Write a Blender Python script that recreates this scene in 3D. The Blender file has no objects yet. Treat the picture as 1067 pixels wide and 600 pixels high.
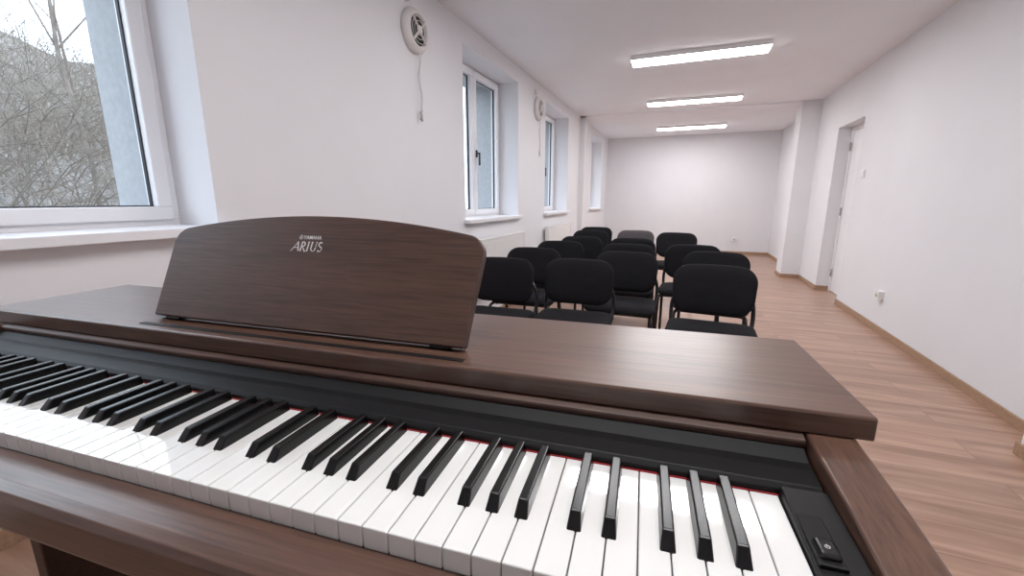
import bpy, bmesh, math, random
from mathutils import Vector, Matrix

COL = bpy.context.scene.collection
random.seed(7)

# ---------------------------------------------------------------- materials
def s2l(c):
    return tuple(((x/255.0)/12.92 if x/255.0 <= 0.04045 else ((x/255.0+0.055)/1.055)**2.4) for x in c)

def new_mat(name):
    m = bpy.data.materials.new(name); m.use_nodes = True
    nt = m.node_tree; b = nt.nodes["Principled BSDF"]
    return m, nt, b

def mat_plain(name, rgb, rough=0.5, metal=0.0, noise=0.0, nscale=20, bump=0.0, spec=0.5, coat=0.0):
    m, nt, b = new_mat(name)
    c = s2l(rgb)
    b.inputs["Base Color"].default_value = (*c, 1)
    b.inputs["Roughness"].default_value = rough
    b.inputs["Metallic"].default_value = metal
    b.inputs["Specular IOR Level"].default_value = spec
    b.inputs["Coat Weight"].default_value = coat
    tc = nt.nodes.new("ShaderNodeTexCoord")
    n = nt.nodes.new("ShaderNodeTexNoise"); n.inputs["Scale"].default_value = nscale
    n.inputs["Detail"].default_value = 4
    nt.links.new(tc.outputs["Object"], n.inputs["Vector"])
    if noise > 0:
        r = nt.nodes.new("ShaderNodeValToRGB")
        r.color_ramp.elements[0].position = 0.3; r.color_ramp.elements[1].position = 0.7
        r.color_ramp.elements[0].color = (*[x*(1-noise) for x in c], 1)
        r.color_ramp.elements[1].color = (*[min(1, x*(1+noise)) for x in c], 1)
        nt.links.new(n.outputs["Fac"], r.inputs["Fac"])
        nt.links.new(r.outputs["Color"], b.inputs["Base Color"])
    if bump > 0:
        bp = nt.nodes.new("ShaderNodeBump"); bp.inputs["Strength"].default_value = bump
        bp.inputs["Distance"].default_value = 0.002
        nt.links.new(n.outputs["Fac"], bp.inputs["Height"])
        nt.links.new(bp.outputs["Normal"], b.inputs["Normal"])
    return m

def mat_wood(name, dark, light, scale=(1.5, 40, 40), rough=0.35, bump=0.15, coat=0.0, spec=0.5, fine=0.6, lo=.36, hi=.64):
    m, nt, b = new_mat(name)
    tc = nt.nodes.new("ShaderNodeTexCoord")
    mp = nt.nodes.new("ShaderNodeMapping"); mp.inputs["Scale"].default_value = scale
    nt.links.new(tc.outputs["Object"], mp.inputs["Vector"])
    n = nt.nodes.new("ShaderNodeTexNoise"); n.inputs["Scale"].default_value = 2.2
    n.inputs["Detail"].default_value = 8; n.inputs["Distortion"].default_value = 0.6
    nt.links.new(mp.outputs[0], n.inputs["Vector"])
    n2 = nt.nodes.new("ShaderNodeTexNoise"); n2.inputs["Scale"].default_value = 11
    n2.inputs["Detail"].default_value = 6
    nt.links.new(mp.outputs[0], n2.inputs["Vector"])
    mx = nt.nodes.new("ShaderNodeMath"); mx.operation = 'MULTIPLY_ADD'
    mx.inputs[1].default_value = fine
    nt.links.new(n2.outputs["Fac"], mx.inputs[0])
    ml = nt.nodes.new("ShaderNodeMath"); ml.operation = 'MULTIPLY'; ml.inputs[1].default_value = 1-fine
    nt.links.new(n.outputs["Fac"], ml.inputs[0]); nt.links.new(ml.outputs[0], mx.inputs[2])
    r = nt.nodes.new("ShaderNodeValToRGB")
    r.color_ramp.elements[0].position = lo; r.color_ramp.elements[1].position = hi
    r.color_ramp.elements[0].color = (*s2l(dark), 1); r.color_ramp.elements[1].color = (*s2l(light), 1)
    nt.links.new(mx.outputs[0], r.inputs["Fac"])
    nt.links.new(r.outputs["Color"], b.inputs["Base Color"])
    b.inputs["Roughness"].default_value = rough
    b.inputs["Coat Weight"].default_value = coat
    b.inputs["Specular IOR Level"].default_value = spec
    bp = nt.nodes.new("ShaderNodeBump"); bp.inputs["Strength"].default_value = bump
    bp.inputs["Distance"].default_value = 0.0004
    nt.links.new(mx.outputs[0], bp.inputs["Height"]); nt.links.new(bp.outputs["Normal"], b.inputs["Normal"])
    return m

def mat_floor(name):
    m, nt, b = new_mat(name)
    tc = nt.nodes.new("ShaderNodeTexCoord")
    br = nt.nodes.new("ShaderNodeTexBrick")
    br.inputs["Scale"].default_value = 1.0
    br.inputs["Brick Width"].default_value = 1.38
    br.inputs["Row Height"].default_value = 0.19
    br.inputs["Mortar Size"].default_value = 0.0012
    br.inputs["Mortar Smooth"].default_value = 0.2
    br.inputs["Color1"].default_value = (0, 0, 0, 1); br.inputs["Color2"].default_value = (1, 1, 1, 1)
    br.inputs["Mortar"].default_value = (0.5, 0.5, 0.5, 1)
    br.offset = 0.37
    nt.links.new(tc.outputs["Object"], br.inputs["Vector"])
    mp = nt.nodes.new("ShaderNodeMapping"); mp.inputs["Scale"].default_value = (0.9, 10, 1)
    nt.links.new(tc.outputs["Object"], mp.inputs["Vector"])
    addv = nt.nodes.new("ShaderNodeVectorMath"); addv.operation = 'ADD'
    sc = nt.nodes.new("ShaderNodeVectorMath"); sc.operation = 'SCALE'; sc.inputs["Scale"].default_value = 7.0
    nt.links.new(br.outputs["Color"], sc.inputs[0])
    nt.links.new(mp.outputs[0], addv.inputs[0]); nt.links.new(sc.outputs[0], addv.inputs[1])
    n = nt.nodes.new("ShaderNodeTexNoise"); n.inputs["Scale"].default_value = 1.6
    n.inputs["Detail"].default_value = 7; n.inputs["Distortion"].default_value = 0.8
    nt.links.new(addv.outputs[0], n.inputs["Vector"])
    r = nt.nodes.new("ShaderNodeValToRGB"); e = r.color_ramp.elements
    e[0].position = 0.30; e[0].color = (*s2l((148, 113, 93)), 1)
    e[1].position = 0.70; e[1].color = (*s2l((192, 157, 135)), 1)
    x = e.new(0.5); x.color = (*s2l((171, 136, 115)), 1)
    nt.links.new(n.outputs["Fac"], r.inputs["Fac"])
    mix = nt.nodes.new("ShaderNodeMixRGB"); mix.blend_type = 'MULTIPLY'; mix.inputs["Fac"].default_value = 1
    r2 = nt.nodes.new("ShaderNodeValToRGB")
    r2.color_ramp.elements[0].color = (0.89, 0.885, 0.88, 1); r2.color_ramp.elements[1].color = (1.05, 1.04, 1.04, 1)
    nt.links.new(br.outputs["Color"], r2.inputs["Fac"])
    nt.links.new(r.outputs["Color"], mix.inputs["Color1"]); nt.links.new(r2.outputs["Color"], mix.inputs["Color2"])
    mix2 = nt.nodes.new("ShaderNodeMixRGB"); mix2.inputs["Color2"].default_value = (*s2l((108, 80, 64)), 1)
    nt.links.new(br.outputs["Fac"], mix2.inputs["Fac"]); nt.links.new(mix.outputs["Color"], mix2.inputs["Color1"])
    nt.links.new(mix2.outputs["Color"], b.inputs["Base Color"])
    b.inputs["Roughness"].default_value = 0.3
    b.inputs["Specular IOR Level"].default_value = 0.7
    return m

def mat_glass(name):
    m = bpy.data.materials.new(name); m.use_nodes = True
    nt = m.node_tree
    for nd in list(nt.nodes): nt.nodes.remove(nd)
    o = nt.nodes.new("ShaderNodeOutputMaterial")
    t = nt.nodes.new("ShaderNodeBsdfTransparent"); t.inputs["Color"].default_value = (0.94, 0.98, 1.0, 1)
    g = nt.nodes.new("ShaderNodeBsdfGlossy"); g.inputs["Roughness"].default_value = 0.01
    mx = nt.nodes.new("ShaderNodeMixShader")
    lw = nt.nodes.new("ShaderNodeLayerWeight"); lw.inputs["Blend"].default_value = 0.5
    pw = nt.nodes.new("ShaderNodeMath"); pw.operation = 'POWER'; pw.inputs[1].default_value = 4.0
    ma = nt.nodes.new("ShaderNodeMath"); ma.operation = 'MULTIPLY_ADD'; ma.inputs[1].default_value = 0.7; ma.inputs[2].default_value = 0.04
    nt.links.new(lw.outputs["Facing"], pw.inputs[0]); nt.links.new(pw.outputs[0], ma.inputs[0])
    nt.links.new(ma.outputs[0], mx.inputs[0]); nt.links.new(t.outputs[0], mx.inputs[1]); nt.links.new(g.outputs[0], mx.inputs[2])
    nt.links.new(mx.outputs[0], o.inputs[0])
    return m

def mat_emit(name, rgb, st):
    m, nt, b = new_mat(name)
    b.inputs["Base Color"].default_value = (1, 1, 1, 1)
    b.inputs["Emission Color"].default_value = (*rgb, 1)
    b.inputs["Emission Strength"].default_value = st
    return m

def mat_hill(name):
    m, nt, b = new_mat(name)
    tc = nt.nodes.new("ShaderNodeTexCoord")
    n = nt.nodes.new("ShaderNodeTexNoise"); n.inputs["Scale"].default_value = 3.2; n.inputs["Detail"].default_value = 15
    n.inputs["Roughness"].default_value = 0.8
    nt.links.new(tc.outputs["Object"], n.inputs["Vector"])
    r = nt.nodes.new("ShaderNodeValToRGB"); e = r.color_ramp.elements
    e[0].position = 0.36; e[0].color = (*s2l((112, 108, 104)), 1)
    e[1].position = 0.64; e[1].color = (*s2l((156, 153, 150)), 1)
    x = e.new(0.5); x.color = (*s2l((135, 131, 127)), 1)
    nt.links.new(n.outputs["Fac"], r.inputs["Fac"]); nt.links.new(r.outputs["Color"], b.inputs["Base Color"])
    b.inputs["Roughness"].default_value = 1; b.inputs["Specular IOR Level"].default_value = 0
    return m

M_WALL = mat_plain("wall_paint", (232, 231, 234), 0.9, noise=0.01, nscale=3, spec=0.1)
M_CEIL = mat_plain("ceiling_paint", (244, 244, 248), 0.95, noise=0.01, nscale=3, spec=0.1)
M_EXT = mat_plain("exterior_plaster", (166, 168, 171), 0.95, noise=0.08, nscale=30, bump=0.4)
M_PVC = mat_plain("white_pvc", (238, 237, 240), 0.35, noise=0.01, nscale=5)
M_GASK = mat_plain("rubber_gasket", (38, 42, 50), 0.6, noise=0.05)
M_FLOOR = mat_floor("laminate_floor")
M_BASE = mat_wood("baseboard_wood", (150, 118, 93), (182, 150, 124), (2, 30, 30), 0.5)
M_LID = mat_wood("walnut_lid", (72, 49, 40), (103, 75, 61), (1.2, 32, 32), 0.29, 0.06, spec=0.85)
M_WAL = mat_wood("walnut_dark", (58, 39, 32), (87, 62, 51), (1.2, 30, 30), 0.42, 0.08)
M_CHEEK = mat_wood("walnut_cheek", (72, 49, 40), (103, 75, 61), (32, 1.2, 32), 0.32, 0.06, spec=0.7)
M_BLKP = mat_plain("black_plastic", (14, 13, 14), 0.5, noise=0.08, nscale=60, spec=0.25)
M_BLKS = mat_plain("black_satin", (17, 16, 17), 0.45, noise=0.1, nscale=80, spec=0.3)
M_KEYW = mat_plain("ivory_key", (232, 231, 228), 0.04, noise=0.01, nscale=8, spec=0.9, coat=0.8)
M_KEYB = mat_plain("ebony_key", (12, 12, 13), 0.25, noise=0.1, nscale=30)
M_RED = mat_plain("red_felt", (135, 23, 27), 0.95, noise=0.3, nscale=120)
M_SILV = mat_plain("silver_print", (215, 210, 208), 0.4, noise=0.02)
M_BRASS = mat_plain("brass_pedal", (190, 150, 80), 0.25, 1.0, noise=0.03)
M_FAB = mat_plain("black_fabric", (29, 28, 31), 0.95, noise=0.35, nscale=350, bump=0.6, spec=0.2)
M_FABREFL = mat_plain("fabric_painted_reflection", (84, 78, 80), 0.9, noise=0.3, nscale=350, bump=0.6, spec=0.3)  # black chair fabric with a pale reflection put into its base colour
M_FRAME = mat_plain("black_tube", (16, 16, 17), 0.35, noise=0.05)
M_SHELL = mat_plain("chair_shell", (24, 24, 25), 0.55, noise=0.1, nscale=100, bump=0.2)
M_FANW = mat_plain("fan_white", (226, 222, 220), 0.5, noise=0.015)
M_FAND = mat_plain("fan_dark", (34, 33, 33), 0.7, noise=0.1)
M_CORD = mat_plain("cord_grey", (190, 186, 184), 0.6, noise=.02)
M_SOCK = mat_plain("socket_white", (238, 236, 234), 0.35, noise=0.01)
M_LAMPB = mat_plain("lamp_body", (242, 241, 241), 0.5, noise=0.01)
M_LAMP = mat_emit("lamp_diffuser", (0.985, 0.985, 1.0), 33)
M_GLASS = mat_glass("window_glass")
M_HILL = mat_hill("leafless_hillside")
M_BARK = mat_plain("grey_bark", (112, 104, 98), 0.95, noise=0.3, nscale=12, spec=0.0)
M_BARK2 = mat_plain("dark_bark", (94, 86, 80), 0.95, noise=0.3, nscale=12, spec=0.0)
M_TWIG = mat_plain("twigs", (126, 118, 110), 0.95, noise=0.3, nscale=1.5, spec=0.0)
M_METAL = mat_plain("steel", (170, 170, 172), 0.3, 1.0, noise=0.02)

# ---------------------------------------------------------------- helpers
def obj(name, me, mat=None, parent=None, loc=None, rot=None, smooth=False):
    o = bpy.data.objects.new(name, me); COL.objects.link(o)
    if mat and me: me.materials.append(mat)
    if parent: o.parent = parent
    if loc: o.location = loc
    if rot: o.rotation_euler = rot
    if smooth and me:
        me.polygons.foreach_set("use_smooth", [True]*len(me.polygons))
    return o

def empty(name, loc, rotz=0):
    o = bpy.data.objects.new(name, None); COL.objects.link(o)
    o.location = loc; o.rotation_euler = (0, 0, rotz); o.empty_display_size = 0.1
    return o

def bm_box(bm, x0, x1, y0, y1, z0, z1, bev=0.0, seg=2):
    t = bmesh.new()
    bmesh.ops.create_cube(t, size=1)
    for v in t.verts:
        v.co = Vector((x0+(v.co.x+.5)*(x1-x0), y0+(v.co.y+.5)*(y1-y0), z0+(v.co.z+.5)*(z1-z0)))
    if bev > 0:
        bmesh.ops.bevel(t, geom=t.edges[:], offset=bev, segments=seg, affect='EDGES', profile=0.5)
    me = bpy.data.meshes.new("t"); t.to_mesh(me); t.free(); bm.from_mesh(me); bpy.data.meshes.remove(me)

def boxes(name, lst, mat, bev=0.0, parent=None, seg=2, **k):
    bm = bmesh.new()
    for b in lst: bm_box(bm, *b, bev=bev, seg=seg)
    me = bpy.data.meshes.new(name); bm.to_mesh(me); bm.free()
    return obj(name, me, mat, parent, **k)

def prism_mesh(name, prof, a0, a1, axis, bev=0.0, seg=2):
    bm = bmesh.new()
    def P(p, a):
        if axis == 'x': return (a, p[0], p[1])
        if axis == 'y': return (p[0], a, p[1])
        return (p[0], p[1], a)
    A = [bm.verts.new(P(p, a0)) for p in prof]; B = [bm.verts.new(P(p, a1)) for p in prof]
    bm.faces.new(A); bm.faces.new(B[::-1])
    n = len(prof)
    for i in range(n):
        bm.faces.new((A[i], B[i], B[(i+1) % n], A[(i+1) % n]))
    bmesh.ops.recalc_face_normals(bm, faces=bm.faces[:])
    if bev > 0:
        es = [e for e in bm.edges if e.calc_face_angle(0) > 0.35]
        bmesh.ops.bevel(bm, geom=es, offset=bev, segments=seg, affect='EDGES', profile=0.5)
    me = bpy.data.meshes.new(name); bm.to_mesh(me); bm.free()
    return me

def round_path(pts, r, n=5):
    pts = [Vector(p) for p in pts]; out = [pts[0]]
    for i in range(1, len(pts)-1):
        a, b, c = pts[i-1], pts[i], pts[i+1]
        d1 = (a-b); d2 = (c-b); rr = min(r, d1.length*.45, d2.length*.45)
        p1 = b+d1.normalized()*rr; p2 = b+d2.normalized()*rr
        for k in range(n+1):
            t = k/n; out.append(p1*(1-t)**2+b*2*t*(1-t)+p2*t*t)
    out.append(pts[-1]); return out

def bm_tube(bm, pts, r, seg=10, r2=None):
    pts = [Vector(p) for p in pts]; rings = []
    up = None
    for i, p in enumerate(pts):
        t = (pts[min(i+1, len(pts)-1)]-pts[max(i-1, 0)]).normalized()
        if up is None:
            up = Vector((0, 0, 1)) if abs(t.z) < .9 else Vector((0, 1, 0))
        s = t.cross(up).normalized(); up = s.cross(t).normalized()
        rr = r if r2 is None else r+(r2-r)*i/(len(pts)-1)
        rings.append([bm.verts.new(p+(s*math.cos(2*math.pi*k/seg)+up*math.sin(2*math.pi*k/seg))*rr) for k in range(seg)])
    for a, b in zip(rings, rings[1:]):
        for k in range(seg):
            bm.faces.new((a[k], a[(k+1) % seg], b[(k+1) % seg], b[k]))
    bm.faces.new(rings[0][::-1]); bm.faces.new(rings[-1])

def tube(name, paths, r, mat, parent=None, seg=10, smooth=True, **k):
    bm = bmesh.new()
    for p in paths: bm_tube(bm, p, r, seg)
    bmesh.ops.recalc_face_normals(bm, faces=bm.faces[:])
    me = bpy.data.meshes.new(name); bm.to_mesh(me); bm.free()
    return obj(name, me, mat, parent, smooth=smooth, **k)

def lathe(name, prof, mat, parent=None, seg=40, axis='x', smooth=True, **k):
    bm = bmesh.new(); rings = []
    for (r, h) in prof:
        ring = []
        for i in range(seg):
            a = 2*math.pi*i/seg; c, s = r*math.cos(a), r*math.sin(a)
            ring.append(bm.verts.new((h, c, s) if axis == 'x' else ((c, h, s) if axis == 'y' else (c, s, h))))
        rings.append(ring)
    for a, b in zip(rings, rings[1:]):
        for i in range(seg):
            bm.faces.new((a[i], a[(i+1) % seg], b[(i+1) % seg], b[i]))
    bm.faces.new(rings[0][::-1]); bm.faces.new(rings[-1])
    bmesh.ops.recalc_face_normals(bm, faces=bm.faces[:])
    me = bpy.data.meshes.new(name); bm.to_mesh(me); bm.free()
    o = obj(name, me, mat, parent, **k)
    if smooth:
        for p in me.polygons: p.use_smooth = len(p.vertices) == 4
    return o

def struct(o):
    o["kind"] = "structure"; return o
def tag(o, label, cat, group=None):
    o["label"] = label; o["category"] = cat
    if group: o["group"] = group
    return o

# ---------------------------------------------------------------- room shell
XL, XR, H, YB, YF = -1.78, 1.76, 2.62, 10.7, -1.6
XO = -2.40   # exterior face
wins = [(-0.35, 1.19, 1.09, 2.42), (3.37, 4.66, 1.02, 2.46), (5.68, 6.90, 1.02, 2.46), (8.75, 9.95, 1.02, 2.46)]

def wall_with_holes(name, x0, x1, y0, y1, z0, z1, holes, mat):
    lst = []; y = y0
    for (a, b, c, d) in holes:
        lst.append((x0, x1, y, a, z0, z1))
        if c > z0: lst.append((x0, x1, a, b, z0, c))
        lst.append((x0, x1, a, b, d, z1)); y = b
    lst.append((x0, x1, y, y1, z0, z1))
    return struct(boxes(name, lst, mat))

wall_with_holes("wall_left", XO+0.01, XL, YF-.2, YB+.2, 0, H, wins, M_WALL)
DY0, DY1, DH = 5.92, 6.78, 2.09
wall_with_holes("wall_right", XR, XR+.30, 2.6, 8.0, 0, H, [(DY0, DY1, 0, DH)], M_WALL)
struct(boxes("wall_right_near", [(1.59, 2.06, YF-.2, 2.6, 0, H)], M_WALL))
struct(boxes("wall_right_far", [(1.81, 2.06, 8.0, YB+.2, 0, H)], M_WALL))
struct(boxes("wall_back", [(XL, 1.81, YB, YB+.2, 0, H)], M_WALL))
struct(boxes("wall_front", [(XL, 1.59, YF-.2, YF, 0, H)], M_WALL))
struct(boxes("ceiling", [(XO, 2.06, YF-.2, YB+.2, H, H+.2), (XL, XR, 7.70, 8.0, H-.025, H)], M_CEIL))
struct(boxes("floor", [(XL-.01, 2.06, YF-.2, YB+.2, -.15, 0), (XL, 1.59, YF, 1.12, 0, .20)], M_FLOOR))
struct(boxes("wall_right_pilaster", [(1.51, 1.815, 7.68, 8.05, 0, H-.001)], M_WALL))
struct(boxes("wall_left_pilaster", [(XL-.01, XL+.09, 7.70, 8.0, 0, H-.001)], M_WALL))

BH = .06; BT = .014
struct(boxes("baseboard_right", [
    (XR-BT, XR, 2.6, DY0, 0, BH), (XR-BT, XR, DY1, 7.68, 0, BH),
    (XR, XR+.14, DY1-BT, DY1, 0, BH),
    (1.59-BT, 1.59, 1.12, 2.6+BT, 0, BH), (1.59, XR, 2.6, 2.6+BT, 0, BH),
    (1.59-BT, 1.59, YF, 1.12, .2, .2+BH),
    (1.51-BT, XR, 7.68-BT, 7.68, 0, BH), (1.51-BT, 1.51, 7.68, 8.05, 0, BH),
    (1.81-BT, 1.81, 8.05, YB, 0, BH)], M_BASE, bev=.002))
struct(boxes("baseboard_back", [(XL, 1.81-BT, YB-BT, YB, 0, BH)], M_BASE, bev=.002))
struct(boxes("baseboard_left", [(XL, XL+BT, YF, 1.12, .2, .2+BH), (XL, XL+BT, 1.12, 7.7, 0, BH), (XL, XL+BT, 8.0, YB, 0, BH)], M_BASE, bev=.002))

# ---------------------------------------------------------------- windows
XG = -2.055
def build_window(i, y0, y1, z0, z1):
    w = struct(empty("window_%d" % i, (XG, (y0+y1)/2, z0)))
    w["label"] = "white plastic framed double casement window"
    Y0, Y1, Z1 = -(y1-y0)/2, (y1-y0)/2, z1-z0
    fw = .042; mid = 0.0
    fx0, fx1 = -.035, .035
    f = boxes("window_frame", [(fx0, fx1, Y0, Y1, 0, fw), (fx0, fx1, Y0, Y1, Z1-fw, Z1),
                  (fx0, fx1, Y0, Y0+fw, fw, Z1-fw), (fx0, fx1, Y1-fw, Y1, fw, Z1-fw)], M_PVC, .004, w); struct(f)
    sx0, sx1, sw = -.02, .05, .055
    for (a, b) in [(Y0+.028, mid-.004), (mid+.004, Y1-.028)]:
        zz0, zz1 = .028, Z1-.028
        s = boxes("window_sash", [(sx0, sx1, a, b, zz0, zz0+sw), (sx0, sx1, a, b, zz1-sw, zz1),
                      (sx0, sx1, a, a+sw, zz0+sw, zz1-sw), (sx0, sx1, b-sw, b, zz0+sw, zz1-sw)], M_PVC, .005, w); struct(s)
        g = .005
        k = boxes("window_gasket", [(0.0, .016, a+sw-.002, b-sw+.002, zz0+sw-.002, zz0+sw+g), (0.0, .016, a+sw-.002, b-sw+.002, zz1-sw-g, zz1-sw+.002),
                      (0, .016, a+sw-.002, a+sw+g, zz0+sw, zz1-sw), (0, .016, b-sw-g, b-sw+.002, zz0+sw, zz1-sw)], M_GASK, 0, w); struct(k)
        me = bpy.data.meshes.new("window_glass")
        y_0, y_1, z_0, z_1 = a+sw-.001, b-sw+.001, zz0+sw-.001, zz1-sw+.001
        me.from_pydata([(.006, y_0, z_0), (.006, y_1, z_0), (.006, y_1, z_1), (.006, y_0, z_1)], [], [(0, 1, 2, 3)])
        struct(obj("window_glass", me, M_GLASS, w))
    hy = mid+.034
    h = boxes("window_handle", [(.05, .062, hy-.014, hy+.014, Z1*.42, Z1*.42+.07), (.062, .09, hy-.008, hy+.008, Z1*.42+.03, Z1*.42+.046),
                 (.08, .094, hy-.010, hy+.010, Z1*.42-.08, Z1*.42+.046)], M_GASK if i > 1 else M_PVC, .003, w); struct(h)
    return w
for i, (a, b, c, d) in enumerate(wins):
    build_window(i+1, a, b, c, d)
    struct(boxes("trim_%d" % (i+1), [(XG+.02, XL, a+.001, b-.001, c, c+.006), (XL, XL+.055, a-.035, b+.035, c-.028, c+.006)], M_PVC, .003))
    struct(boxes("trim_%d" % (i+5), [(XO-.05, XG-.036, a, b, c-.03, c+.003), (XO, XG-.036, b-.02, b, c, d), (XO, XG-.036, a, a+.02, c, d), (XO, XG-.036, a, b, d-.02, d)], M_EXT, 0))
struct(boxes("wall_exterior", [(XO-.02, XO+.01, YF-.2, wins[0][0], -1.2, H)]+
    [(XO-.02, XO+.01, wins[k][1], (wins[k+1][0] if k < 3 else YB+.2), -1.2, H) for k in range(4)]+
    [(XO-.02, XO+.01, w[0], w[1], -1.2, w[2]-.03) for w in wins]+[(XO-.02, XO+.01, w[0], w[1], w[3], H) for w in wins], M_EXT))

# ---------------------------------------------------------------- door
d = struct(empty("door_1", (XR+.14, DY0, 0))); d["label"] = "white panel door set deep in the wall opening"
DW = DY1-DY0
struct(boxes("door_frame", [(0, .08, 0, .05, 0, DH), (0, .08, DW-.05, DW, 0, DH), (0, .08, .05, DW-.05, DH-.05, DH)], M_PVC, .004, d))
struct(boxes("door_leaf", [(.015, .055, .053, DW-.053, .006, DH-.053), (.008, .016, .16, DW-.16, .15, .95), (.008, .016, .16, DW-.16, 1.1, 1.9)], M_PVC, .004, d))
for hz_ in (.25, 1.05, 1.85):
    struct(tube("door_hinge", [[(-.004, DW-.052, hz_-.05), (-.004, DW-.052, hz_+.05)]], .009, M_METAL, d))
struct(boxes("door_handle", [(-.002, .015, .08, .11, .92, 1.14), (-.045, 0, .09, .105, 1.04, 1.055), (-.05, -.035, .09, .21, 1.038, 1.057)], M_METAL, .003, d))
struct(boxes("wall_behind_door", [(XR+.26, XR+.30, DY0, DY1, 0, DH)], M_WALL))

# ---------------------------------------------------------------- ceiling lamps
ly = [(0.45, .2), (2.6, .2), (4.88, .23), (6.98, .23), (9.42, .25)]
for i, (yc, wd) in enumerate(ly):
    e = empty("ceiling_lamp", (.02, yc, H))
    tag(e, "slim white rectangular ceiling lamp, lit, fixed flat to the ceiling", "ceiling lamp", "linear ceiling lamps")
    boxes("lamp_housing", [(-.622, .622, -wd/2-.004, wd/2+.004, -.044, 0)], M_LAMPB, .002, e)
    boxes("lamp_diffuser", [(-.619, .619, -wd/2-.001, wd/2+.001, -.0475, -.0442)], M_LAMP, 0, e)

# ---------------------------------------------------------------- wall fans
def wall_fan(y, z):
    e = empty("wall_fan", (XL, y, z))
    tag(e, "round white wall ventilator with dark grille and pull cord", "wall fan", "round wall ventilators")
    lathe("fan_housing", [(.135, 0.0), (.14, .004), (.14, .02), (.132, .035), (.112, .05), (.10, .052), (.096, .048), (.094, .02)], M_FANW, e)
    lathe("fan_duct", [(.0935, .021), (.0935, .03)], M_FAND, e)
    bm = bmesh.new()
    for k in range(3):
        rr = .03+.026*k
        pts = [(.052, rr*math.cos(a*math.pi/18), rr*math.sin(a*math.pi/18)) for a in range(37)]
        bm_tube(bm, pts, .0024, 6)
    for k in range(4):
        a = math.pi/4+k*math.pi/2
        bm_tube(bm, [(.053, 0, 0), (.053, .1*math.cos(a), .1*math.sin(a))], .008, 6)
    me = bpy.data.meshes.new("fan_grille"); bm.to_mesh(me); bm.free(); obj("fan_grille", me, M_FANW, e)
    lathe("fan_hub", [(.026, .047), (.026, .060), (.018, .064)], M_FANW, e)
    boxes("junction_box", [(0, .035, -.12, -.07, .15, .20)], M_FANW, .006, e)
    w1 = [(.03+.004*math.sin(k*.9), .010*math.sin(k*.75)+.001*k, -.135-.4*k/14) for k in range(15)]
    w2 = [(.032, .018+.012*math.sin(k*.6+1.5), -.13-.39*k/14) for k in range(15)]
    tube("pull_cord", [w1, w2], .0022, M_CORD, e, seg=6)
    tube("cord_tassel", [[(.03, .0, -.51), (.034, .016, -.535), (.03, .004, -.56)], [(.03, .02, -.50), (.032, .006, -.53), (.03, .022, -.57)]], .008, M_CORD, e, seg=8)
    return e
wall_fan(2.67, 2.31); wall_fan(5.33, 2.31)

# ---------------------------------------------------------------- radiators
def radiator(y0, y1):
    e = empty("radiator", (XL+.01, (y0+y1)/2, 0))
    tag(e, "white panel radiator mounted below a window", "radiator", "panel radiators")
    hw = (y1-y0)/2
    bm = bmesh.new(); bm_box(bm, .03, .045, -hw, hw, .33, .83, .004); bm_box(bm, .065, .08, -hw, hw, .33, .83, .004)
    n = int(hw*2/.05)
    for k in range(n):
        yy = -hw+.02+k*(2*hw-.04)/(n-1); bm_box(bm, .078, .082, yy-.016, yy+.016, .36, .80, .0015, 1)
    me = bpy.data.meshes.new("radiator_panel"); bm.to_mesh(me); bm.free(); obj("radiator_panel", me, M_SOCK, e)
    boxes("radiator_grille", [(.028, .086, -hw-.003, hw+.003, .825, .842), (.028, .086, -hw-.003, -hw+.003, .34, .83), (.028, .086, hw-.003, hw+.003, .34, .83)], M_SOCK, .003, e)
    for dy in (.04, .09):
        tube("radiator_pipe", [[(.055, hw-dy, .34), (.055, hw-dy, .0)]], .008, M_SOCK, e)
    for yy in (-hw+.11, hw-.11):
        boxes("radiator_bracket", [(-.008, .03, yy-.015, yy+.015, .4, .8)], M_SOCK, .002, e)
radiator(3.50, 4.62); radiator(5.62, 6.82)

# ---------------------------------------------------------------- sockets, switch
mat_sw = mat_plain("socket_well_grey", (188, 186, 186), 0.4, noise=.01)
def socket(loc, rotz, label):
    e = empty("wall_socket", loc, rotz); tag(e, label, "wall socket")
    boxes("socket_plate", [(-.04, .04, -.045, 0, -.04, .04)], M_SOCK, .004, e)
    lathe("socket_well", [(.021, -.0465), (.021, -.044)], mat_sw, e, axis='y')
    for x in (-.0095, .0095):
        boxes("socket_hole", [(x-.0025, x+.0025, -.048, -.046, -.003, .003)], M_BLKS, 0, e)
socket((XR, 4.77, .34), math.radians(-90), "white surface wall socket low on the plain wall")
socket((1.12, YB, .33), 0, "white wall socket low on the end wall")
e = empty("light_switch", (XR, 5.70, 1.47), math.radians(-90)); tag(e, "white rocker light switch beside the door opening", "light switch")
boxes("switch_plate", [(-.04, .04, -.012, 0, -.04, .04)], M_SOCK, .004, e)
boxes("switch_rocker", [(-.026, .026, -.019, -.012, -.026, .026)], M_PVC, .003, e)

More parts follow.
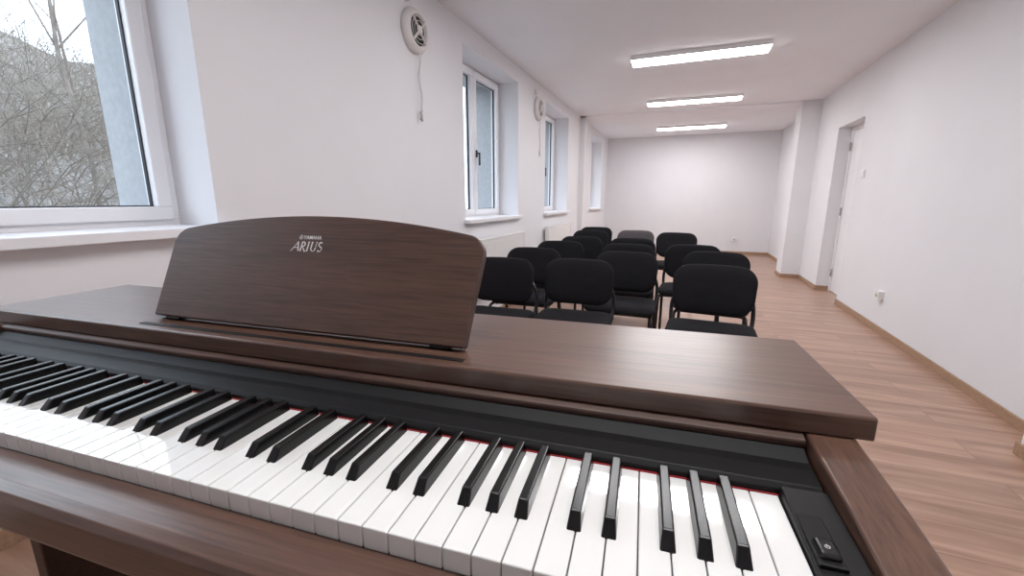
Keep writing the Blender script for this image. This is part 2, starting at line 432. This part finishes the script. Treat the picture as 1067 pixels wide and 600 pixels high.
# ---------------------------------------------------------------- piano
TH = math.radians(4.6)
PZ = 0.20
piano = empty("digital_piano", (.166, .698, PZ), TH)
tag(piano, "dark walnut digital piano with black trim and a music rest", "piano")
LT = 1.0-PZ
L = 1.40
def zz(z): return z-PZ
prof = [(0.0, LT-.024), (0.0, LT), (-.2365, LT), (-.2375, LT-.003), (-.2375, LT-.024)]
me = prism_mesh("piano_lid", prof, -L, 0.0, 'x', .0018)
obj("piano_lid", me, M_LID, piano)
prof = [(-.20, zz(.9755)), (-.233, zz(.9755)), (-.2450, zz(.9715)), (-.2458, zz(.969)), (-.2458, zz(.9645)), (-.20, zz(.962))]
obj("key_cover_lip", prism_mesh("key_cover_lip", prof, -L+.058, -.058, 'x', .0005), M_WAL, piano)
prof = [(-.20, zz(.9625)), (-.2445, zz(.9640)), (-.262, zz(.9575)), (-.274, zz(.9570)), (-.294, zz(.9545)), (-.2992, zz(.950)), (-.2992, zz(.93)), (-.20, zz(.93))]
obj("fallboard", prism_mesh("fallboard", prof, -L+.0585, -.0585, 'x', .0008), M_BLKP, piano)
boxes("felt_strip", [(-L+.085, -.093, -.3014, -.2994, zz(.925), zz(.9457))], M_RED, .0005, piano)
def cheek(x0, x1):
    prof = [(-.005, zz(.86)), (-.005, zz(.9755)), (-.239, zz(.9755)), (-.33, zz(.9665)), (-.43, zz(.952)), (-.465, zz(.943)), (-.488, zz(.930)), (-.499, zz(.912)), (-.499, zz(.885)), (-.492, zz(.868)), (-.47, zz(.86))]
    obj("side_cheek", prism_mesh("side_cheek", prof, x0, x1, 'x', .003, 3), M_CHEEK, piano)
cheek(-.056, -.013); cheek(-L+.013, -L+.056)
def end_block(x0, x1):
    prof = [(-.2994, zz(.92)), (-.2994, zz(.9545)), (-.437, zz(.9475)), (-.4445, zz(.945)), (-.447, zz(.940)), (-.447, zz(.92))]
    return obj("end_block", prism_mesh("end_block", prof, x0, x1, 'x', .0015), M_BLKS, piano)
rb = end_block(-.0925, -.0565); end_block(-L+.0565, -L+.0843)
boxes("switch_recess", [(-.0907, -.0725, -.384, -.332, zz(.9485), zz(.9535))], M_BLKP, .0009, rb)
boxes("power_switch", [(-.0885, -.0745, -.379, -.360, zz(.950), zz(.9570))], M_KEYB, .003, rb, seg=4)
tube("power_symbol", [[(-.0815+.0016*math.cos(a), -.3695+.0016*math.sin(a), zz(.9571)) for a in [math.radians(120+x*20) for x in range(16)]], [(-.0815, -.3695, zz(.9571)), (-.0815, -.3673, zz(.9571))]], .0003, M_SILV, rb, seg=5)
prof = [(-.440, zz(.87)), (-.440, zz(.926)), (-.474, zz(.926)), (-.483, zz(.922)), (-.486, zz(.914)), (-.486, zz(.882)), (-.482, zz(.874)), (-.475, zz(.870))]
obj("key_slip", prism_mesh("key_slip", prof, -L+.0565, -.0565, 'x', .001), M_LID, piano)
boxes("key_bed", [(-L+.057, -.057, -.455, -.01, zz(.865), zz(.905))], M_BLKS, .002, piano)
boxes("back_panel", [(-L+.057, -.057, -.03, -.008, zz(.50), zz(.9755))], M_WAL, .002, piano)
for x0, x1 in ((-.050, -.016), (-L+.016, -L+.050)):
    boxes("side_panel", [(x0, x1, -.265, -.008, .032, zz(.861))], M_WAL, .003, piano)
    boxes("foot", [(x0-.008, x1+.008, -.30, .03, 0, .034)], M_WAL, .006, piano)
boxes("pedal_board", [(-L+.051, -.051, -.045, -.012, .07, .25)], M_WAL, .003, piano)
boxes("pedal_box", [(-L/2-.15, -L/2+.15, -.13, -.046, .01, .09)], M_BLKS, .005, piano)
for dx in (-.09, 0, .09):
    me = prism_mesh("pedal", [(-.011, -.13), (.011, -.13), (.013, -.19), (.016, -.215), (.010, -.232), (-.010, -.232), (-.016, -.215), (-.013, -.19)], .035, .045, 'z', .002)
    obj("pedal", me, M_BRASS, piano, loc=(-L/2+dx, 0, 0))

boxes("music_ledge", [(-1.008, -.428, -.222, -.213, LT, LT+.0012)], M_BLKS, .0004, piano)
hw = .287
S_ = 1.085
sp = .122*S_
out = [(-hw, 0), (hw, 0), (hw+.008, sp)]
cx, cz, r = hw+.008-.028, sp, .028
for k in range(1, 9):
    a = k/8*math.radians(76); out.append((cx+r*math.cos(a), cz+r*math.sin(a)))
xe = out[-1][0]; ze = out[-1][1]
for k in range(1, 24):
    x = xe-2*xe*k/24; out.append((x, ze+.026*(1-(x/xe)**2)))
for p in reversed(out[3:11]): out.append((-p[0], p[1]))
out.append((-hw-.008, sp))
me = prism_mesh("music_rest", out, -.009, .009, 'y', .0025, 3)
rest = obj("music_rest", me, M_WAL, piano, loc=(-.727, -.186, LT+.004), rot=(math.radians(-26), 0, 0))
for x in (-.25, .25):
    boxes("rest_foot", [(x-.015, x+.015, -.004, .010, -.004, .004)], M_BLKS, .001, rest)
for x in (-.145, .145):
    boxes("rest_strut", [(x-.015, x+.015, .0085, .014, .02, .10)], M_BLKS, .001, rest)

def ribbons(name, strokes, sx, sz, ox, oz, mat, parent, y=-.0096):
    bm = bmesh.new()
    for st in strokes:
        for (p, q) in zip(st, st[1:]):
            a = Vector((p[0], p[1])); b = Vector((q[0], q[1])); dd = (b-a).normalized(); n = Vector((-dd.y, dd.x))
            a = a-dd*.02; b = b+dd*.02
            vs = []
            for (c, w, s) in ((a, p[2], 1), (b, q[2], 1), (b, q[2], -1), (a, p[2], -1)):
                w_ = c+n*w*.5*s; vs.append(bm.verts.new((ox+w_.x*sx, y, oz+w_.y*sz)))
            bm.faces.new(vs)
    me = bpy.data.meshes.new(name); bm.to_mesh(me); bm.free(); return obj(name, me, mat, parent)
def arc(cx, cy, rx, ry, a0, a1, n, w0, w1):
    return [(cx+rx*math.cos(math.radians(a0+(a1-a0)*k/n)), cy+ry*math.sin(math.radians(a0+(a1-a0)*k/n)), w0+(w1-w0)*math.sin(math.pi*k/n)) for k in range(n+1)]
T, B = .08, .17
S = []
S += [[(-.25, -.06, T), (.52, 1.0, T)], [(.50, 1.0, B), (.74, 0, B)], [(.08, .34, T), (.66, .34, T)]]
S += [[(1.12, 1, B), (1.02, 0, B)], arc(1.18, .74, .34, .26, 95, -95, 9, T, B), [(1.2, .48, T), (1.66, -.08, B)], [(.94, 0, T), (1.12, 0, T)]]
S += [[(2.0, 1, B), (1.92, 0, B)], [(1.9, 1, T), (2.1, 1, T)], [(1.82, 0, T), (2.02, 0, T)]]
S += [[(2.46, 1, B), (2.41, .35, B)], [(2.36, 1, T), (2.56, 1, T)], arc(2.70, .33, .29, .33, 180, 360, 9, B, T), [(2.99, .33, T), (3.05, 1, T)], [(2.96, 1, T), (3.14, 1, T)]]
S += [arc(3.62, .75, .24, .24, 40, 250, 9, T, B), arc(3.56, .25, .28, .26, 80, -140, 9, B, T)]
OX = -.030
ribbons("rest_lettering", S, .0143, .0150, OX, .1250, M_SILV, rest)
tx = bpy.data.curves.new("maker_text", 'FONT'); tx.body = "YAMAHA"; tx.size = .0082; tx.align_x = 'LEFT'; tx.offset = .0002; tx.space_character = 1.02
tob = bpy.data.objects.new("maker_text", tx); COL.objects.link(tob)
bpy.context.view_layer.update()
tme = bpy.data.meshes.new_from_object(tob.evaluated_get(bpy.context.evaluated_depsgraph_get())); bpy.data.objects.remove(tob)
obj("maker_lettering", tme, M_SILV, rest, loc=(OX+.0160, -.0096, .1450), rot=(math.radians(90), 0, 0))
emb = [arc(0, 0, 1, 1, 0, 360, 20, .22, .22)]
for a in (90, 210, 330):
    emb.append([(0, 0, .25), (.75*math.cos(math.radians(a)), .75*math.sin(math.radians(a)), .25)])
ribbons("maker_emblem", emb, .0034, .0034, OX+.0110, .1479, M_SILV, rest)

# keyboard
KR = -.0932; KW = .0235
bm = bmesh.new(); bm_box(bm, KR-52*KW, KR, -.435, -.305, zz(.905), zz(.9235))
kme = bpy.data.meshes.new("keyboard"); bm.to_mesh(kme); bm.free()
kb = obj("keyboard", kme, M_BLKS, piano)
kb["label"] = "row of white and black piano keys"
bm = bmesh.new(); bm_box(bm, -.01130, .01130, -.1385, 0, -.0205, 0, .0011, 2)
wme = bpy.data.meshes.new("white_key"); bm.to_mesh(wme); bm.free(); wme.materials.append(M_KEYW)
bm = bmesh.new()
h = .0112
bot = [(-.0062, -.0955, -.004), (.0062, -.0955, -.004), (.0062, 0, -.004), (-.0062, 0, -.004)]
top = [(-.0043, -.083, h), (.0043, -.083, h), (.0043, 0, h), (-.0043, 0, h)]
vb = [bm.verts.new(p) for p in bot]; vt = [bm.verts.new(p) for p in top]
bm.faces.new(vb[::-1]); bm.faces.new(vt)
for k in range(4): bm.faces.new((vb[k], vb[(k+1) % 4], vt[(k+1) % 4], vt[k]))
bmesh.ops.bevel(bm, geom=[e for e in bm.edges], offset=.0013, segments=3, affect='EDGES', profile=.5)
bme = bpy.data.meshes.new("black_key"); bm.to_mesh(bme); bm.free(); bme.materials.append(M_KEYB)
notes = "ABCDEFG"
offs = {'A': .0018, 'C': -.0018, 'D': .0018, 'F': -.0022, 'G': 0.0}
for k in range(52):
    n = notes[k % 7]
    o = bpy.data.objects.new("white_key", wme); COL.objects.link(o); o.parent = kb
    o.location = (KR-52*KW+(k+.5)*KW, -.3010, zz(.945))
    if n in offs and k < 51:
        o = bpy.data.objects.new("black_key", bme); COL.objects.link(o); o.parent = kb
        o.location = (KR-52*KW+(k+1)*KW+offs[n], -.3022, zz(.9455))

# ---------------------------------------------------------------- chairs
def rr_outline(w, h, r, n=7, top_arch=0.0):
    pts = []
    for (sx, sy, a0) in ((1, 1, 0), (-1, 1, 90), (-1, -1, 180), (1, -1, 270)):
        for k in range(n+1):
            a = math.radians(a0+90*k/n)
            x = sx*(w/2-r)+r*math.cos(a); y = sy*(h/2-r)+r*math.sin(a)
            if y > 0: y += top_arch*(1-(2*x/w)**2)
            pts.append((x, y))
        nx = {0: (-1, 1), 90: (-1, -1), 180: (1, -1), 270: (1, 1)}[a0]
        a = math.radians(a0+90)
        x0 = sx*(w/2-r)+r*math.cos(a); y0 = sy*(h/2-r)+r*math.sin(a)
        x1 = nx[0]*(w/2-r)+r*math.cos(a); y1 = nx[1]*(h/2-r)+r*math.sin(a)
        for k in (1, 2, 3, 4):
            t = k/5; x = x0+(x1-x0)*t; y = y0+(y1-y0)*t
            if y > 0 and a0 == 0: y += top_arch*(1-(2*x/w)**2)
            pts.append((x, y))
    return pts
def pad_mesh(name, w, h, r, layers, curve, mat, arch=0.0, taper=0.0):
    base = rr_outline(w, h, r, top_arch=arch); bm = bmesh.new(); rings = []
    for (ins, dz) in layers:
        fx = 1-ins/(w/2); fy = 1-ins/(h/2); ring = []
        for (x, y) in base:
            X_, Y_ = x*fx*(1+taper*y/h), y*fy; ring.append(bm.verts.new((X_, Y_, dz+curve(X_, Y_))))
        rings.append(ring)
    for a, b in zip(rings, rings[1:]):
        for i in range(len(a)):
            bm.faces.new((a[i], a[(i+1) % len(a)], b[(i+1) % len(a)], b[i]))
    for ring, dz in ((rings[0], layers[0][1]), (rings[-1], layers[-1][1])):
        c = bm.verts.new((0, 0, dz+curve(0, 0)))
        for i in range(len(ring)): bm.faces.new((ring[i], ring[(i+1) % len(ring)], c))
    bmesh.ops.recalc_face_normals(bm, faces=bm.faces[:])
    me = bpy.data.meshes.new(name); bm.to_mesh(me); bm.free(); me.materials.append(mat)
    me.polygons.foreach_set("use_smooth", [True]*len(me.polygons))
    return me
seat_me = pad_mesh("seat", .475, .43, .07, [(.20, .0), (.10, .0), (.02, .0), (.004, .006), (0, .018), (.003, .032), (.014, .042), (.04, .049), (.09, .054), (.15, .056)], lambda x, y: -.9*max(0, -y-.15)**2*3, M_FAB)
seatu_me = pad_mesh("seat_shell", .44, .395, .06, [(.17, -.012), (.08, -.012), (.015, -.012), (0, -.004), (0, .003)], lambda x, y: 0, M_SHELL)
bc = lambda x, y: .85*x*x
back_me = pad_mesh("backrest", .448, .284, .092, [(.13, .002), (.08, .002), (.02, .003), (.004, .007), (0, .014), (.003, .022), (.014, .030), (.04, .036), (.08, .039), (.12, .040)], bc, M_FAB, .016, .07)
backs_me = pad_mesh("backrest_shell", .432, .270, .088, [(.12, -.012), (.07, -.011), (.02, -.009), (.004, -.003), (0, .004)], bc, M_SHELL, .016, .07)

def build_chair():
    parts = []
    e = empty("stacking_chair", (0, 0, 0))
    def add(name, me, mat=None, loc=(0, 0, 0), rot=(0, 0, 0), sm=False):
        o = obj(name, me, mat, e, loc=loc, rot=rot, smooth=sm); parts.append(o); return o
    SZ = .445
    add("seat", seat_me, None, (0, .025, SZ), (math.radians(-2), 0, 0))
    add("seat_shell", seatu_me, None, (0, .025, SZ), (math.radians(-2), 0, 0))
    add("backrest", back_me, None, (0, .245, .664), (math.radians(80), 0, 0))
    add("backrest_shell", backs_me, None, (0, .245, .664), (math.radians(80), 0, 0))
    def fin(nm, bm):
        bmesh.ops.recalc_face_normals(bm, faces=bm.faces[:])
        me = bpy.data.meshes.new(nm); bm.to_mesh(me); bm.free(); add(nm, me, M_FRAME, sm=True)
    for s in (-1, 1):
        for pth in ([(s*.210, -.10, SZ-.013), (s*.222, -.185, SZ-.015), (s*.230, -.225, .0)],
                    [(s*.210, .06, SZ-.013), (s*.222, .155, SZ-.015), (s*.230, .265, .0)]):
            bm = bmesh.new(); bm_tube(bm, round_path(pth, .05), .0115, 10); bm_tube(bm, [(pth[-1][0], pth[-1][1], .0), (pth[-1][0], pth[-1][1], .03)], .014, 10)
            fin("leg", bm)
        bm = bmesh.new(); bm_tube(bm, round_path([(s*.20, -.11, SZ-.017), (s*.205, .10, SZ-.017), (s*.222, .235, SZ-.005), (s*.228, .258, .52), (s*.222, .266, .60), (s*.18, .282, .67)], .06), .012, 10)
        fin("back_support", bm)
    for yy in (-.10, .06):
        bm = bmesh.new(); bm_tube(bm, [(-.21, yy, SZ-.019), (.21, yy, SZ-.019)], .009, 8); fin("crossbar", bm)
    return e, parts
c0, parts0 = build_chair()
CH = [(.205, 2.78, -3), (-.60, 2.74, 3), (-1.09, 2.62, 2), (-.36, 3.26, 0), (.26, 3.50, -6), (-1.09, 3.27, 2), (.11, 3.98, -3), (-1.04, 3.90, 3),
      (-.42, 3.86, 2), (-.97, 4.48, 0), (-.45, 4.45, 3), (-.53, 5.62, 0), (-.04, 5.40, -4), (-1.06, 5.42, 2), (-1.12, 6.10, 2)]
lab = "black fabric stacking chair with black tube legs"
for i, (x, y, a) in enumerate(CH):
    if i == 0: e, ps = c0, parts0
    else:
        e = c0.copy(); COL.objects.link(e); ps = []
        for p in parts0:
            q = p.copy(); COL.objects.link(q); q.parent = e; ps.append(q)
    ra = math.radians(a)
    e.location = (x+math.sin(ra)*.245, y-.27*math.cos(ra), 0); e.rotation_euler = (0, 0, ra)
    tag(e, lab, "chair", "rows of stacking chairs")
    if i == 11:  # reflected light on this backrest is painted in as grey
        e["label"] = "black stacking chair in the last rows, reflection painted grey on its backrest"
        m2 = back_me.copy(); m2.materials.clear(); m2.materials.append(M_FABREFL)
        for q in ps:
            if q.data == back_me: q.data = m2

# ---------------------------------------------------------------- outside
bm = bmesh.new(); NX, NY = 50, 60; vs = []
def hz(x, y):
    t = max(0, -x-4.5)
    h = min(t*.46, 5.2+t*.05)
    if t > 0: h += .3*math.sin(x*.9+y*.7)+.2*math.sin(y*1.3-x*.4)
    fade = 1 if y < 10 else max(0, 1-(y-10)/7)
    return -.6+h*fade*min(1, t)
for i in range(NX+1):
    for j in range(NY+1):
        x = XO-.02-28*i/NX; y = -10+45*j/NY; vs.append(bm.verts.new((x, y, hz(x, y))))
for i in range(NX):
    for j in range(NY):
        a = i*(NY+1)+j; bm.faces.new((vs[a], vs[a+1], vs[a+NY+2], vs[a+NY+1]))
bmesh.ops.recalc_face_normals(bm, faces=bm.faces[:])
me = bpy.data.meshes.new("ground"); bm.to_mesh(me); bm.free()
struct(obj("ground", me, M_HILL, smooth=True))

def seg_add(V, Fc, p, q, ra, rb, n):
    d_ = (q-p).normalized(); u_ = d_.orthogonal().normalized(); w_ = d_.cross(u_); b0 = len(V)
    for (c, r) in ((p, ra), (q, rb)):
        for k in range(n):
            a = 2*math.pi*k/n; V.append(c+(u_*math.cos(a)+w_*math.sin(a))*r)
    for k in range(n): Fc.append((b0+k, b0+(k+1) % n, b0+n+(k+1) % n, b0+n+k))
def tree_mesh(seed, height, r0, depth, spread, lean):
    rnd = random.Random(seed); V = []; Fc = []
    def grow(p, d_, ln, r, dep):
        n = 5 if dep > 2 else 3; steps = 4
        for s in range(steps):
            d_ = (d_+Vector((rnd.uniform(-1, 1), rnd.uniform(-1, 1), rnd.uniform(-.6, 1)))*.16).normalized()
            q = p+d_*ln/steps; r2 = r*.86; seg_add(V, Fc, p, q, r, r2, n); p, r = q, r2
            if dep > 0 and (s > 0 or dep < depth):
                for _ in range(2 if rnd.random() < .6 else 1):
                    t = Vector((rnd.uniform(-1, 1), rnd.uniform(-1, 1), rnd.uniform(-.1, .7))).normalized()
                    nd = (d_*(1-spread)+t*spread).normalized()
                    grow(p, nd, ln*rnd.uniform(.45, .68), r*.58, dep-1)
    grow(Vector((0, 0, -.2)), Vector((lean, rnd.uniform(-.15, .15), 1)).normalized(), height, r0, depth)
    me = bpy.data.meshes.new("bare_tree"); me.from_pydata([tuple(v) for v in V], [], Fc); return me
tms = [tree_mesh(s, hgt, r, 4, sp, ln) for (s, hgt, r, sp, ln) in ((1, 4.0, .022, .6, .1), (2, 4.6, .026, .55, -.15), (3, 3.6, .021, .65, .2))]
for k, t in enumerate(tms): t.materials.append(M_BARK if k % 2 else M_BARK2)
rnd = random.Random(11)
for i, (x, y) in enumerate([(-5.6, .9), (-6.6, 3.0), (-8.6, -.2), (-9.0, 2.2), (-10.2, 4.6), (-11.8, .6), (-12.8, 3.4), (-14.5, 6.4), (-15.2, 1.6), (-16, 9.0)]):
    o = bpy.data.objects.new("bare_tree", tms[i % 3]); COL.objects.link(o)
    sc = rnd.uniform(.85, 1.1)
    o.location = (x, y, hz(x, y)); o.rotation_euler = (0, 0, rnd.uniform(0, 6.28)); o.scale = (sc, sc, sc)
    tag(o, "leafless winter tree with thin branches on the hillside", "tree", "bare trees outside")
V = []; Fc = []; rnd = random.Random(5)
for i in range(4600):
    x = -rnd.uniform(5.0, 17.0); y = rnd.uniform(-.12*-x-.5, .66*-x+.6)
    p = Vector((x, y, hz(x, y)-.05)); ln = rnd.uniform(.6, 2.4)*(1 if rnd.random() < .8 else 1.5)
    d_ = Vector((rnd.uniform(-1, 1), rnd.uniform(-1, 1), rnd.uniform(.5, 2.0))).normalized(); r = rnd.uniform(.004, .010)
    bend = Vector((rnd.uniform(-1, 1), rnd.uniform(-1, 1), -rnd.uniform(.2, 1.0)))*.35
    for s in range(5):
        q = p+d_*ln/5; seg_add(V, Fc, p, q, r, r*.8, 3)
        if s in (2, 3):
            sd = (d_+Vector((rnd.uniform(-1, 1), rnd.uniform(-1, 1), rnd.uniform(-.3, 1)))).normalized()
            seg_add(V, Fc, q, q+sd*ln*.35, r*.6, r*.3, 3)
        p = q; r *= .8; d_ = (d_+bend).normalized()
me = bpy.data.meshes.new("bramble_thicket"); me.from_pydata([tuple(v) for v in V], [], Fc)
o = obj("bramble_thicket", me, M_TWIG); o["kind"] = "stuff"
tag(o, "dense tangle of leafless pale brown twigs covering the hillside", "bushes")

# ---------------------------------------------------------------- world
w = bpy.data.worlds.new("World"); bpy.context.scene.world = w; w.use_nodes = True
bg = w.node_tree.nodes["Background"]
bg.inputs["Color"].default_value = (0.79, 0.885, 1.0, 1); bg.inputs["Strength"].default_value = 4.9

# ---------------------------------------------------------------- camera
cam = bpy.data.cameras.new("cam"); cam.sensor_width = 36; cam.lens = 440/1067*36; cam.clip_start = .01
co = bpy.data.objects.new("cam", cam); COL.objects.link(co)
co.location = (0, 0, 1.2); co.rotation_euler = (math.radians(90-11.8), 0, math.radians(21.7))
bpy.context.scene.camera = co
bpy.context.scene.view_settings.view_transform = 'Standard'
